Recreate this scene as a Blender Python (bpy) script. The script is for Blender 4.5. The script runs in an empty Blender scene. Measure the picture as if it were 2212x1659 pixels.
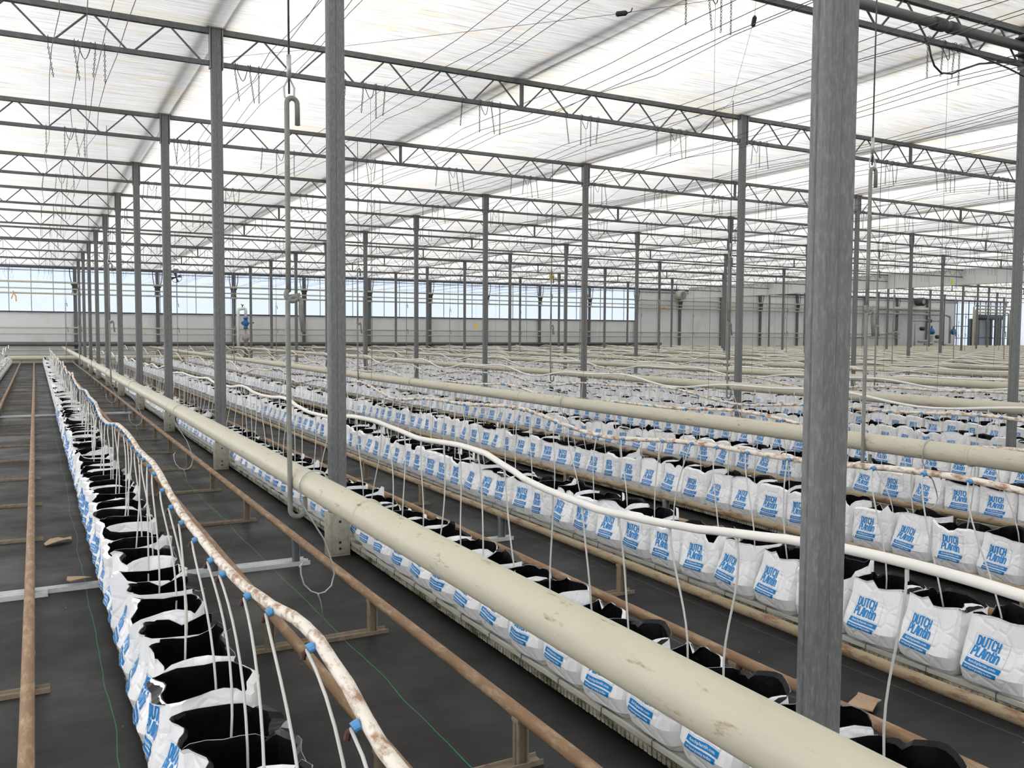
import bpy, math, random
from mathutils import Vector, Matrix
from math import sin, cos, pi, radians

S = bpy.context.scene
COL = S.collection
# ------------------------------------------------------------------ camera
H = 1.592
F, YAW, PITCH, ROLL = 1891.98, 0.498515612, 0.0562846522, 0.00561902
fwd = Vector((sin(YAW)*cos(PITCH), cos(YAW)*cos(PITCH), -sin(PITCH)))
r0 = Vector((cos(YAW), -sin(YAW), 0)); u0 = r0.cross(fwd)
rgt = r0*cos(ROLL)+u0*sin(ROLL); upv = -r0*sin(ROLL)+u0*cos(ROLL)
cd = bpy.data.cameras.new('camera'); cam = bpy.data.objects.new('camera', cd); COL.objects.link(cam)
cam.matrix_world = Matrix(((rgt.x, upv.x, -fwd.x, 0), (rgt.y, upv.y, -fwd.y, 0), (rgt.z, upv.z, -fwd.z, H), (0, 0, 0, 1)))
cd.sensor_fit = 'HORIZONTAL'; cd.sensor_width = 36.0; cd.lens = F/2212*36.0
cd.clip_start = 0.05; cd.clip_end = 400
S.camera = cam
# ------------------------------------------------------------------ daylight and exposure
W = bpy.data.worlds.new('overcast_sky'); S.world = W; W.use_nodes = True
bg = W.node_tree.nodes['Background']
bg.inputs[0].default_value = (0.84, 0.90, 1.0, 1); bg.inputs[1].default_value = .88
sd = bpy.data.lights.new('sun', 'SUN'); sd.energy = 5.6; sd.angle = radians(25); sd.color = (1.0, .965, .91)
sun = bpy.data.objects.new('sun', sd); COL.objects.link(sun)
sun.rotation_euler = Vector((0.74, 0.20, -0.68)).to_track_quat('-Z', 'Y').to_euler()
S.view_settings.view_transform = 'Standard'; S.view_settings.look = 'None'
S.view_settings.gamma = 1.0; S.view_settings.use_curve_mapping = False
S.view_settings.exposure = 0.60
S.cycles.use_denoising = True
S.cycles.max_bounces = 7; S.cycles.diffuse_bounces = 5; S.cycles.glossy_bounces = 2
S.cycles.transmission_bounces = 4; S.cycles.transparent_max_bounces = 10
S.cycles.caustics_reflective = False; S.cycles.caustics_refractive = False
S.cycles.sample_clamp_indirect = 6

X1, BAY, Y0, SP, TOP = 1.888, 8.0, 1.588, 4.5, 5.05      # post lines, bay width, truss spacing, post height (metres)
# ------------------------------------------------------------------ materials
def nodes_of(name):
    m = bpy.data.materials.new(name); m.use_nodes = True
    nt = m.node_tree; nt.nodes.clear()
    out = nt.nodes.new('ShaderNodeOutputMaterial')
    return m, nt, out
def N(nt, t, **kw):
    n = nt.nodes.new('ShaderNode'+t)
    for k, v in kw.items():
        if k in n.inputs: n.inputs[k].default_value = v
        else: setattr(n, k, v)
    return n
def coord(nt, scale=(1, 1, 1)):
    tc = N(nt, 'TexCoord'); mp = N(nt, 'Mapping'); mp.inputs['Scale'].default_value = scale
    nt.links.new(tc.outputs['Object'], mp.inputs['Vector']); return mp.outputs['Vector']
def noise(nt, vec, s, detail=4, rough=.6):
    n = N(nt, 'TexNoise', Scale=s, Detail=detail, Roughness=rough); nt.links.new(vec, n.inputs['Vector']); return n.outputs['Fac']
def ramp(nt, fac, stops):
    r = N(nt, 'ValToRGB'); e = r.color_ramp.elements
    while len(e) < len(stops): e.new(0.5)
    for k, (p, c) in enumerate(stops):
        e[k].position = p; e[k].color = (c[0], c[1], c[2], 1) if not isinstance(c, (int, float)) else (c, c, c, 1)
    nt.links.new(fac, r.inputs['Fac']); return r.outputs['Color']
def mix(nt, fac, a, b, mode='MIX'):
    m = N(nt, 'MixRGB', blend_type=mode)
    for s, v in ((0, fac), (1, a), (2, b)):
        if hasattr(v, 'links'): nt.links.new(v, m.inputs[s])
        else: m.inputs[s].default_value = v if isinstance(v, (int, float)) else (v[0], v[1], v[2], 1)
    return m.outputs[0]
def simple(name, base, spots=None, scale=8.0, lo=.55, hi=.7, rough=.5, metal=0.0, aniso=(1, 1, 1), vary=.18, bump=0, bscale=60, spec=.4):
    """painted / dirty surface: BASE colour with mottling and SPOTS of a second colour (dirt, rust)"""
    m, nt, out = nodes_of(name)
    b = N(nt, 'BsdfPrincipled'); b.inputs['Roughness'].default_value = rough; b.inputs['Metallic'].default_value = metal
    b.inputs['Specular IOR Level'].default_value = spec
    v = coord(nt, aniso)
    c = mix(nt, noise(nt, v, scale*.6), [x*(1-vary) for x in base], [min(1, x*(1+vary)) for x in base])
    if spots:
        f = ramp(nt, noise(nt, v, scale, 6, .65), [(lo, 0), (hi, 1)])
        c = mix(nt, f, c, spots)
    nt.links.new(c, b.inputs['Base Color'])
    if bump:
        bp = N(nt, 'Bump', Strength=bump, Distance=.01); nt.links.new(noise(nt, v, bscale), bp.inputs['Height'])
        nt.links.new(bp.outputs[0], b.inputs['Normal'])
    nt.links.new(b.outputs[0], out.inputs[0]); return m

M = {}
M['galv'] = simple('galvanised_steel', (.235, .25, .265), (.33, .35, .37), 14, .45, .7, .5, .35, (1, 1, .25), .22)
M['galvpost'] = simple('weathered_galvanised_steel', (.160, .165, .163), (.235, .24, .24), 24, .47, .66, .55, .2, (4, 4, 1.0), .24, .1, 60)
M['rod'] = simple('dull_grey_rod', (.235, .235, .21), (.3, .3, .28), 18, .5, .7, .5, .15)
M['greypipe'] = simple('pale_grey_pipe', (.46, .46, .45), (.36, .36, .35), 5, .5, .8, .5)
M['gutter'] = simple('pale_aluminium_gutter', (.70, .70, .685), (.5, .49, .46), 8, .5, .8, .5, 0, (2, .4, 2), .08)
M['galvnew'] = simple('bright_galvanised_strip', (.80, .81, .82), (.6, .62, .64), 30, .5, .8, .4, .15, (1, 1, 1), .1)
M['truss'] = simple('dull_truss_steel', (.13, .135, .135), (.2, .2, .195), 10, .5, .8, .6, .2)
M['darksteel'] = simple('dark_steel', (.055, .057, .06), None, 10, rough=.6)
M['beige'] = simple('beige_painted_pipe', (.55, .515, .405), (.28, .18, .10), 15, .60, .72, .45, 0, (2.2, .55, 2.2), .09)
M['beigeold'] = simple('beige_painted_steel', (.50, .47, .37), (.28, .2, .13), 16, .6, .75, .5, 0, (1, .5, 1), .12)
M['rust'] = simple('rusty_rail', (.26, .155, .085), (.42, .31, .2), 14, .48, .66, .65, 0, (2, .5, 2), .25)
M['railpaint'] = simple('worn_beige_rail', (.33, .255, .16), (.19, .095, .05), 15, .50, .62, .6, 0, (2, .5, 2), .18)
M['stand'] = simple('brown_grey_stand', (.30, .245, .175), (.18, .12, .08), 22, .52, .7, .7, .1, (1, 1, 1), .2)
M['whitepipe'] = simple('white_hose', (.84, .82, .78), (.6, .52, .42), 9, .62, .8, .4, 0, (1, .6, 1), .05)
M['dirtyhose'] = simple('rust_stained_hose', (.80, .745, .66), (.36, .20, .11), 20, .46, .62, .5, 0, (1.6, .8, 1.6), .08)
M['tube'] = simple('grey_white_drip_tube', (.60, .60, .57), None, 12, rough=.4, vary=.06)
M['blue'] = simple('blue_plastic', (.10, .31, .62), None, 40, rough=.4, vary=.08)
M['rustdark'] = simple('dark_red_barb', (.07, .025, .02), None, 20)
M['valveblue'] = simple('blue_valve_paint', (.03, .15, .38), None, 20, rough=.4, vary=.15)
M['concrete'] = simple('beige_footing', (.44, .42, .345), (.30, .28, .22), 18, .45, .75, .85, 0, (1, 1, 1), .12, .25, 60)
M['blackhole'] = simple('dark_void', (.012, .012, .012), None, 5)
M['blackplastic'] = simple('black_plastic', (.02, .02, .022), None, 20, rough=.45)
M['wire'] = simple('dull_wire', (.09, .09, .088), None, 10, rough=.5, metal=.2)
M['hookwire'] = simple('bright_hook_wire', (.5, .51, .5), None, 20, rough=.35, metal=.5)
M['chain'] = simple('dark_chain', (.10, .10, .10), (.2, .18, .15), 60, .5, .7, .6, .3)
M['card'] = simple('cardboard', (.50, .36, .235), (.36, .24, .15), 30, .5, .8, .9)
M['trough'] = simple('grey_white_gutter', (.53, .525, .47), (.36, .35, .29), 10, .5, .75, .6, 0, (1, .3, 2), .1)
M['moss'] = simple('mossy_ribbed_base', (.46, .43, .35), (.10, .105, .05), 7, .44, .62, .95, 0, (1, .8, 2.5), .25, .6, 90)
M['portal'] = simple('dark_portal_paint', (.10, .105, .10), None, 10)
M['yellow'] = simple('yellow_card', (.85, .72, .10), None, 10)
M['orange'] = simple('orange_ribbon', (.8, .42, .12), None, 10)
M['whitebox'] = simple('cream_housing', (.62, .58, .5), None, 10)
M['film'] = simple('white_wall_film', (.74, .745, .75), (.62, .6, .56), 1.4, .5, .8, .6, 0, (1, 1, .5), .06)

def glow_through(name, trans, refl, share, tint_noise=True, streak=(1, 1, 1), clear=0.0):
    """white translucent sheet: daylight diffuses through it"""
    m, nt, out = nodes_of(name)
    t = N(nt, 'BsdfTranslucent'); d = N(nt, 'BsdfDiffuse')
    d.inputs[0].default_value = (*refl, 1)
    if tint_noise:
        v = coord(nt, streak)
        a = noise(nt, v, 1.0, 6, .68)
        fine = ramp(nt, a, [(.31, (.42, .41, .39)), (.46, (.76, .755, .74)), (.63, (1, 1, 1))])
        v2 = coord(nt, (.7, 1.6, 1)); v3 = coord(nt, (1.2, 26, 1))
        stain = ramp(nt, noise(nt, v2, .9, 7, .72), [(.50, 0), (.64, 1)])
        st2 = ramp(nt, noise(nt, v3, .8, 4, .6), [(.45, 0), (.62, 1)])
        sm = mix(nt, 1.0, stain, st2, 'MULTIPLY')
        c = mix(nt, sm, fine, (.84, .68, .44))
        v4 = coord(nt, (.22, .12, 1))
        cl = ramp(nt, noise(nt, v4, 1.5, 2, .5), [(.3, (.86, .86, .87)), (.65, (1, 1, 1))])
        c = mix(nt, 1.0, c, cl, 'MULTIPLY')
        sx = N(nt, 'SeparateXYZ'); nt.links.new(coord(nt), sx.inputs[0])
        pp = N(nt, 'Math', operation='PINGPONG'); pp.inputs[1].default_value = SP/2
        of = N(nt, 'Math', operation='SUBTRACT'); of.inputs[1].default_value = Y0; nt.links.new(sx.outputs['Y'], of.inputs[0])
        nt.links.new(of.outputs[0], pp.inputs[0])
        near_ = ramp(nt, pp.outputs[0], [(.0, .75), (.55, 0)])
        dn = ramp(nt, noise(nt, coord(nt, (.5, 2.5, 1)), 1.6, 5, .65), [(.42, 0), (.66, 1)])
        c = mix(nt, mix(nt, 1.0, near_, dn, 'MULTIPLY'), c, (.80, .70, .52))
        c = mix(nt, 1.0, c, trans, 'MULTIPLY')
        nt.links.new(c, t.inputs[0])
    else: t.inputs[0].default_value = (*trans, 1)
    ms = N(nt, 'MixShader'); ms.inputs[0].default_value = share
    nt.links.new(d.outputs[0], ms.inputs[1]); nt.links.new(t.outputs[0], ms.inputs[2])
    last = ms.outputs[0]
    if clear:
        tr = N(nt, 'BsdfTransparent'); tr.inputs[0].default_value = (.95, .97, 1, 1)
        m2 = N(nt, 'MixShader'); m2.inputs[0].default_value = clear
        nt.links.new(last, m2.inputs[1]); nt.links.new(tr.outputs[0], m2.inputs[2]); last = m2.outputs[0]
    nt.links.new(last, out.inputs[0]); return m
M['roof'] = glow_through('white_gable_sheet', (.8, .8, .79), (.80, .80, .79), .60, False)
M['glassroof'] = glow_through('whitewashed_roof_glass', (.96, .97, .98), (.8, .8, .8), .85, False)
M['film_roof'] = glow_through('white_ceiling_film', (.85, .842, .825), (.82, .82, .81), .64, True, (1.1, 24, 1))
M['pane'] = glow_through('whitewashed_glass', (.85, .9, .97), (.7, .72, .76), .8, False, clear=.62)
M['sidepane'] = glow_through('diffusing_fill_light_glass', (.97, .97, .97), (.8, .8, .8), .85, False)  # glass of the unseen walls, made fully diffusing to add side light
M['curtain'] = glow_through('white_plastic_partition', (.8, .8, .8), (.72, .72, .71), .5, False)

def bag_white():
    m, nt, out = nodes_of('white_bag_plastic')
    b = N(nt, 'BsdfPrincipled'); b.inputs['Roughness'].default_value = .42; b.inputs['Specular IOR Level'].default_value = .35
    b.inputs['Base Color'].default_value = (.90, .905, .92, 1)
    v = coord(nt)
    vo = N(nt, 'TexVoronoi', Scale=11.0, feature='DISTANCE_TO_EDGE'); nt.links.new(v, vo.inputs['Vector'])
    cr = ramp(nt, vo.outputs['Distance'], [(0, 0), (.12, 1)])
    h = mix(nt, .55, noise(nt, v, 16, 3), cr)
    bp = N(nt, 'Bump', Strength=.4, Distance=.012); nt.links.new(h, bp.inputs['Height'])
    nt.links.new(bp.outputs[0], b.inputs['Normal']); nt.links.new(b.outputs[0], out.inputs[0]); return m
M['bagwhite'] = bag_white()
def lining():
    m, nt, out = nodes_of('black_bag_lining')
    b = N(nt, 'BsdfPrincipled'); b.inputs['Roughness'].default_value = .38; b.inputs['Specular IOR Level'].default_value = .25
    b.inputs['Base Color'].default_value = (.006, .006, .008, 1)
    bp = N(nt, 'Bump', Strength=.35, Distance=.01); nt.links.new(noise(nt, coord(nt), 22, 3), bp.inputs['Height'])
    nt.links.new(bp.outputs[0], b.inputs['Normal']); nt.links.new(b.outputs[0], out.inputs[0]); return m
M['lining'] = lining()
M['print'] = simple('blue_print', (.0, .225, .60), None, 40, rough=.45, vary=.03)
M['printlight'] = simple('pale_blue_print', (.42, .52, .68), None, 40, rough=.45, vary=.03)
M['printwhite'] = simple('white_print', (.9, .9, .92), None, 40, rough=.45, vary=.0)

def floor_mat():
    m, nt, out = nodes_of('woven_ground_cloth')
    b = N(nt, 'BsdfPrincipled'); b.inputs['Specular IOR Level'].default_value = .3
    v = coord(nt)
    c = mix(nt, noise(nt, v, 2.2, 6, .65), (.013, .0129, .0127), (.032, .0305, .029))
    wr = noise(nt, coord(nt, (1, 3.2, 1)), 1.9, 5)
    c = mix(nt, 1.0, c, ramp(nt, wr, [(.32, .8), (.6, 1.08)]), 'MULTIPLY')
    sp = N(nt, 'TexVoronoi', Scale=9.0); nt.links.new(v, sp.inputs['Vector'])
    rare = ramp(nt, noise(nt, v, 3.1, 2), [(.56, 0), (.62, 1)])
    speck = mix(nt, 1.0, ramp(nt, sp.outputs['Distance'], [(.035, 1), (.05, 0)]), rare, 'MULTIPLY')
    c = mix(nt, speck, c, (.34, .31, .26))
    # woven marker threads that run along the rows
    sx = N(nt, 'SeparateXYZ'); nt.links.new(v, sx.inputs[0])
    wob = noise(nt, coord(nt, (0.0, .55, 0.0)), 1.0, 3)
    k = N(nt, 'Math', operation='MULTIPLY_ADD'); k.inputs[1].default_value = .10; nt.links.new(wob, k.inputs[0]); nt.links.new(sx.outputs['X'], k.inputs[2])
    for x, col, w in ((.295, (.03, .17, .085), .0022), (1.435, (.02, .22, .11), .0022), (2.965, (.16, .17, .165), .002), (3.47, (.15, .16, .155), .002), (4.62, (.14, .16, .15), .002), (-.42, (.07, .12, .09), .002)):
        d = N(nt, 'Math', operation='SUBTRACT'); d.inputs[1].default_value = x; nt.links.new(k.outputs[0], d.inputs[0])
        a = N(nt, 'Math', operation='ABSOLUTE'); nt.links.new(d.outputs[0], a.inputs[0])
        l = N(nt, 'Math', operation='LESS_THAN'); l.inputs[1].default_value = w; nt.links.new(a.outputs[0], l.inputs[0])
        c = mix(nt, l.outputs[0], c, col)
    nt.links.new(c, b.inputs['Base Color'])
    nt.links.new(ramp(nt, noise(nt, v, 1.3, 4), [(.35, .42), (.65, .72)]), b.inputs['Roughness'])
    bp = N(nt, 'Bump', Strength=.16, Distance=.02); nt.links.new(wr, bp.inputs['Height']); nt.links.new(bp.outputs[0], b.inputs['Normal'])
    nt.links.new(b.outputs[0], out.inputs[0]); return m
M['floor'] = floor_mat()

# ------------------------------------------------------------------ mesh helpers
class MB:
    def __init__(s): s.v = []; s.f = []; s.m = []
    def quad(s, pts, mi=0):
        b = len(s.v); s.v += [tuple(p) for p in pts]; s.f.append(tuple(range(b, b+len(pts)))); s.m.append(mi)
    def box(s, x0, x1, y0, y1, z0, z1, mi=0):
        b = len(s.v)
        s.v += [(x, y, z) for z in (z0, z1) for y in (y0, y1) for x in (x0, x1)]
        for f in ((0, 2, 3, 1), (4, 5, 7, 6), (0, 1, 5, 4), (2, 6, 7, 3), (0, 4, 6, 2), (1, 3, 7, 5)):
            s.f.append(tuple(b+i for i in f)); s.m.append(mi)
    def tube(s, pts, r, n=8, mi=0, cap=True, closed=False, radii=None):
        pts = [Vector(p) for p in pts]; L = len(pts); b = len(s.v); up = None
        for i, p in enumerate(pts):
            if closed: t = pts[(i+1) % L]-pts[i-1]
            else: t = pts[min(i+1, L-1)]-pts[max(i-1, 0)]
            t.normalize()
            if up is None:
                up = Vector((0, 0, 1)) if abs(t.z) < .9 else Vector((1, 0, 0))
            a = t.cross(up)
            if a.length < 1e-4: a = t.cross(Vector((.31, .9, .2)))
            a.normalize(); c = a.cross(t).normalized(); up = c
            rr = radii[i] if radii else r
            for j in range(n):
                q = p+a*(cos(2*pi*j/n)*rr)+c*(sin(2*pi*j/n)*rr); s.v.append(tuple(q))
        for i in range(L if closed else L-1):
            i2 = (i+1) % L
            for j in range(n):
                s.f.append((b+i*n+j, b+i2*n+j, b+i2*n+(j+1) % n, b+i*n+(j+1) % n)); s.m.append(mi)
        if cap and not closed:
            s.f.append(tuple(b+j for j in range(n))); s.m.append(mi)
            s.f.append(tuple(b+(L-1)*n+j for j in reversed(range(n)))); s.m.append(mi)
    def prism(s, prof, axis, a0, a1, mi=0):
        """closed profile swept along an axis; prof pairs are (x,z) for 'y', (x,y) for 'z', (y,z) for 'x'"""
        def P(p, a): return (p[0], a, p[1]) if axis == 'y' else (p[0], p[1], a) if axis == 'z' else (a, p[0], p[1])
        b = len(s.v); n = len(prof)
        s.v += [P(p, a0) for p in prof]+[P(p, a1) for p in prof]
        for j in range(n):
            s.f.append((b+j, b+(j+1) % n, b+n+(j+1) % n, b+n+j)); s.m.append(mi)
        s.f.append(tuple(b+j for j in reversed(range(n)))); s.m.append(mi)
        s.f.append(tuple(b+n+j for j in range(n))); s.m.append(mi)
    def mesh(s, name, mats, smooth=False):
        me = bpy.data.meshes.new(name); me.from_pydata(s.v, [], s.f)
        for m in mats: me.materials.append(m)
        if len(mats) > 1: me.polygons.foreach_set('material_index', s.m)
        if smooth: me.polygons.foreach_set('use_smooth', [True]*len(s.f))
        me.validate(); me.update(); return me
def link(name, data, parent=None, loc=None, rz=0):
    o = bpy.data.objects.new(name, data); COL.objects.link(o)
    if parent is not None: o.parent = parent
    if loc is not None: o.location = loc
    if rz: o.rotation_euler = (0, 0, rz)
    return o
def put(name, mb, mats, parent=None, loc=None, smooth=False, label=None):
    if not isinstance(mats, (list, tuple)): mats = [mats]
    o = link(name, mb.mesh(name, mats, smooth), parent, loc)
    if label: o['label'] = label
    return o
def tag(o, label=None, cat=None, group=None, kind=None):
    if label: o['label'] = label
    if cat: o['category'] = cat
    if group: o['group'] = group
    if kind: o['kind'] = kind
    return o
def empty(name, loc, label, cat, group=None, rz=0):
    o = link(name, None, None, loc, rz); o.empty_display_size = .1
    return tag(o, label, cat, group)
def dup(o, parent=None):
    c = o.copy(); COL.objects.link(c)
    if parent is not None: c.parent = parent
    for ch in o.children: dup(ch, c)
    return c
ONES = 'first second third fourth fifth sixth seventh eighth ninth tenth eleventh twelfth thirteenth fourteenth fifteenth sixteenth seventeenth eighteenth nineteenth'.split()
TENS = ['', '', 'twent', 'thirt', 'fort', 'fift', 'sixt', 'sevent', 'eight', 'ninet']
def nth(n):
    if n < 20: return ONES[n-1]
    t, u = divmod(n, 10)
    return TENS[t]+'ieth' if u == 0 else TENS[t]+'y-'+ONES[u-1]
def project(p):
    d = Vector(p)-Vector((0, 0, H)); w = d.dot(fwd)
    if w < .2: return (-1e6, -1e6, w)
    return (1106+F*d.dot(rgt)/w, 829.5-F*d.dot(upv)/w, w)
def inframe(p, mx=0, my=None):
    x, y, w = project(p); my = mx if my is None else my
    return w > .2 and -mx < x < 2212+mx and -my < y < 1659+my
R = random.Random(7)
def arc(cx, cz, r, a0, a1, n):      # angles in degrees -> (x,z)
    return [(cx+r*cos(radians(a0+(a1-a0)*i/n)), cz+r*sin(radians(a0+(a1-a0)*i/n))) for i in range(n+1)]

# ------------------------------------------------------------------ layout numbers (metres)
YW = Y0+SP*11            # far wall
def colY(k): return 1.68 if k == 0 else Y0+SP*k
XL, XR, YF = -6.112, 81.888, -7.4
ROW0, PIT = .47, 1.6
def rowx(i): return ROW0+PIT*i+(.05 if i % 5 == 1 else 0)
YEND = 48.3
ROWN = 'row %d'
def rowname(i):
    if i == -1: return 'the row by the bare edge'
    if i == 0: return 'the row before the big pipe'
    return 'the %s row past the big pipe' % nth(i)

# ------------------------------------------------------------------ structure
mb = MB(); mb.quad([(XL-1, YF-1, 0), (XR+1, YF-1, 0), (XR+1, YW+1, 0), (XL-1, YW+1, 0)])
tag(put('floor', mb, M['floor']), kind='structure')
# white film that lies on the trusses, under the pitched glass roof
gut = [X1+4*i for i in range(-2, 21)]
mb = MB(); nx_ = 88; rs = random.Random(3)
ysn = [YF+1.45*q for q in range(int((YW-YF)/1.45)+1)]+[YW]
def film_z(x, y):
    d = abs(((y-Y0)/SP+.5) % 1-.5)*SP         # distance to the truss line
    return 5.078-.02*min(1, d/1.2)+.006*sin(x*2.3+y*.7)
for q in range(len(ysn)): mb.v += [(XL+4*i/4.0, ysn[q], film_z(XL+i, ysn[q])) for i in range(nx_+1)]
for q in range(len(ysn)-1):
    for i in range(nx_): mb.f.append((q*(nx_+1)+i, (q+1)*(nx_+1)+i, (q+1)*(nx_+1)+i+1, q*(nx_+1)+i+1)); mb.m.append(0)
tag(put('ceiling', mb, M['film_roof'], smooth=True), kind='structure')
mb = MB()
for a in gut[:-1]:
    for x0, z0, x1, z1 in ((a+.12, 5.24, a+2, 6.1), (a+2, 6.1, a+3.88, 5.24)):
        mb.quad([(x0, YF, z0), (x0, YW, z0), (x1, YW, z1), (x1, YF, z1)])
tag(put('roof', mb, M['glassroof']), kind='structure')
nseg = 14
for i, x in enumerate(gut):
    m2 = MB()
    m2.prism([(x-.15, 5.24), (x-.14, 5.105), (x-.04, 5.10), (x-.04, 5.115), (x-.125, 5.12), (x-.135, 5.24)], 'y', YF, YW)
    m2.prism([(x+.04, 5.10), (x+.14, 5.105), (x+.15, 5.24), (x+.135, 5.24), (x+.125, 5.12), (x+.04, 5.115)], 'y', YF, YW)
    for k in range(-1, 12): m2.box(x-.11, x+.11, Y0+SP*k-.05, Y0+SP*k+.05, 5.122, 5.14)
    g = put('roof_gutter', m2, M['gutter'])
    if i < 2: tag(g, 'galvanised roof gutter before the first line of posts, %s from it' % nth(2-i), 'gutter', 'roof gutters between the arched roof sheets')
    else: tag(g, 'long pale roof gutter, %s counted from the first line of posts' % nth(i-1), 'gutter', 'roof gutters between the arched roof sheets')
for nm, x in (('wall_left', XL-.15), ('wall_right', XR+.15)):  # unseen side walls; left one set close so its glow brightens the bags
    m2 = MB(); m2.box(x-.03, x+.03, YF, YW, .5, 5.2); tag(put(nm, m2, M['sidepane']), kind='structure')
m2 = MB(); m2.box(XL, XR, YF-.03, YF+.03, .5, 5.2); tag(put('wall_front', m2, M['sidepane']), kind='structure')
# far wall: masonry foot, film strip, then film to the top on the right
m2 = MB(); m2.box(XL, 74.0, YW+.10, YW+.16, 0, 2.63)
m2.box(37.9, 74.0, YW+.10, YW+.16, 2.63, 4.86)
tag(put('wall_back', m2, M['film']), kind='structure')
m2 = MB(); m2.box(XL, XR, YW+.02, YW+.09, 0, .42); tag(put('baseboard_back', m2, M['concrete']), kind='structure')
m2 = MB(); m2.box(XL, XR, YW+.06, YW+.2, 4.86, 5.0); tag(put('trim_1', m2, M['darksteel']), kind='structure')
m2 = MB(); m2.box(XL, 37.9, YW+.02, YW+.095, 2.60, 2.66); tag(put('trim_2', m2, M['darksteel']), kind='structure')
m2 = MB(); m2.box(XL, XR, YW+.02, YW+.08, 4.72, 4.76); tag(put('trim_3', m2, M['galv']), kind='structure')
m2 = MB()
for a in gut[:-1]:   # gable above the wall
    for j in range(nseg):
        t0, t1 = j/nseg, (j+1)/nseg
        m2.quad([(a+4*t0, YW+.1, 5.0), (a+4*t1, YW+.1, 5.0), (a+4*t1, YW+.1, 5.17+.8*(1-(2*t1-1)**2)), (a+4*t0, YW+.1, 5.17+.8*(1-(2*t0-1)**2))])
tag(put('trim_4', m2, M['roof']), kind='structure')
for i in range(10):
    x0 = X1-4+4*i
    m2 = MB(); m2.box(x0, x0+4, YW+.11, YW+.12, 2.63, 4.86)
    w = put('window_%d' % (i+1), m2, M['pane']); tag(w, kind='structure')
    for j in range(4):
        m3 = MB(); xx = x0+1.0*j+(.0 if j else .14); m3.box(xx-.016, xx+.016, YW+.07, YW+.11, 2.63, 4.86)
        put('mullion', m3, M['galv'], w)
# bright glazed end bay with dark door screens at the right
for i, (x0, x1) in enumerate(((74.0, 78.2), (78.2, 81.9))):
    m2 = MB(); m2.box(x0, x1, YW+.11, YW+.12, .42, 4.86)
    w = put('window_%d' % (11+i), m2, M['pane']); tag(w, kind='structure')
    for j in range(5):
        xx = x0+.2+(x1-x0)*j/5; m3 = MB(); m3.box(xx-.03, xx+.03, YW+.05, YW+.11, .42, 4.86); put('mullion', m3, M['darksteel'], w)
    for z in (1.5, 2.6, 3.7):
        m3 = MB(); m3.box(x0, x1, YW+.05, YW+.1, z-.03, z+.03); put('crossbar', m3, M['darksteel'], w)
m2 = MB(); m2.box(75.9, 79.4, YW-.02, YW+.05, .05, 3.3); dr = put('door_1', m2, simple('grey_door_sheet', (.30, .32, .36), None, 6, rough=.3)); tag(dr, kind='structure')
for xx in (76.2, 77.2, 78.4, 79.1):
    m3 = MB(); m3.box(xx-.05, xx+.05, YW-.06, YW-.02, .05, 3.3); put('door_stile', m3, M['portal'], dr)
m3 = MB(); m3.box(75.9, 79.4, YW-.06, YW-.02, 1.5, 1.6); put('door_rail', m3, M['portal'], dr)

# ------------------------------------------------------------------ posts
pm = MB(); c = .012
px, py = .0625, .0325
pm.prism([(-px+c, -py), (-.006, -py), (0, -py+.004), (.006, -py), (px-c, -py), (px, -py+c), (px, py-c), (px-c, py), (-px+c, py), (-px, py-c), (-px, .004), (-px+.004, 0), (-px, -.004), (-px, -py+c)], 'z', .02, TOP)
post_me = pm.mesh('steel_post', [M['galvpost']])
bm_ = MB()
bm_.prism([(-.075, -.055), (.075, -.055), (.08, -.045), (.08, .055), (-.08, .055), (-.08, -.045)], 'z', 0, .31)
bm_.prism([(-.055, -.062), (.055, -.062), (.055, -.05), (-.055, -.05)], 'z', .02, .285)
for z in (.25, .10, .055):
    bm_.tube([(0, -.0635, z), (0, -.05, z)], .0095, 10, 1)
base_me = bm_.mesh('post_footing', [M['concrete'], M['blackhole']])
br = MB(); br.box(-.10, .10, -.05, .05, TOP, TOP+.016); br.box(-.075, -.064, -.045, .045, 4.6, TOP); br.box(.064, .075, -.045, .045, 4.6, TOP)
brk_me = br.mesh('head_bracket', [M['galv']])
posts = {}
for li in range(10):
    for k in range(11):
        x, y = X1+BAY*li, colY(k)
        if li == 0 or inframe((x, y, 2), 160) or inframe((x, y, 4.5), 160):
            lab = 'grey galvanised post, %s from the camera in the %s post line' % (nth(k+1), nth(li+1))
            if (li, k) == (0, 0): lab = 'thick galvanised steel post standing just behind the big beige pipe'
            e = empty('steel_post', (x, y, 0), lab, 'post', 'galvanised posts that carry the roof')
            link('upright', post_me, e); link('footing', base_me, e)['label'] = 'beige block footing with three dark holes'
            link('head_bracket', brk_me, e); posts[li, k] = e
# ------------------------------------------------------------------ roof trusses
ZC, ZT = 4.66, 5.02
def node_x(lo):   # relative to the bay centre
    return [.775*j for j in range(-5, 6)] if lo else [.3875+.775*j for j in range(-5, 5)]
uc = MB(); uc.box(-3.93, 3.93, -.032, -.006, ZT-.03, ZT+.03); uc.box(-3.93, 3.93, .006, .032, ZT-.03, ZT+.03); uc.box(-3.93, 3.93, -.006, .006, ZT+.018, ZT+.03)
lc = MB(); lc.box(-3.93, 3.93, -.026, .026, ZC-.025, ZC+.025)
uc_me = uc.mesh('top_chord', [M['truss']]); lc_me = lc.mesh('bottom_chord', [M['truss']])
lows, ups = node_x(True), node_x(False)
segs = []
for u in ups:
    segs += [(u-.035, u-.3875+.04), (u+.035, u+.3875-.04)]
lat = MB(); brace_mes = []
for (a, b) in segs:
    m2 = MB(); m2.tube([(a, 0, ZT-.03), (b, 0, ZC+.02)], .0115, 6); brace_mes.append(m2.mesh('brace', [M['truss']]))
    lat.tube([(a, 0, ZT-.03), (b, 0, ZC+.02)], .0115, 4)
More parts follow.
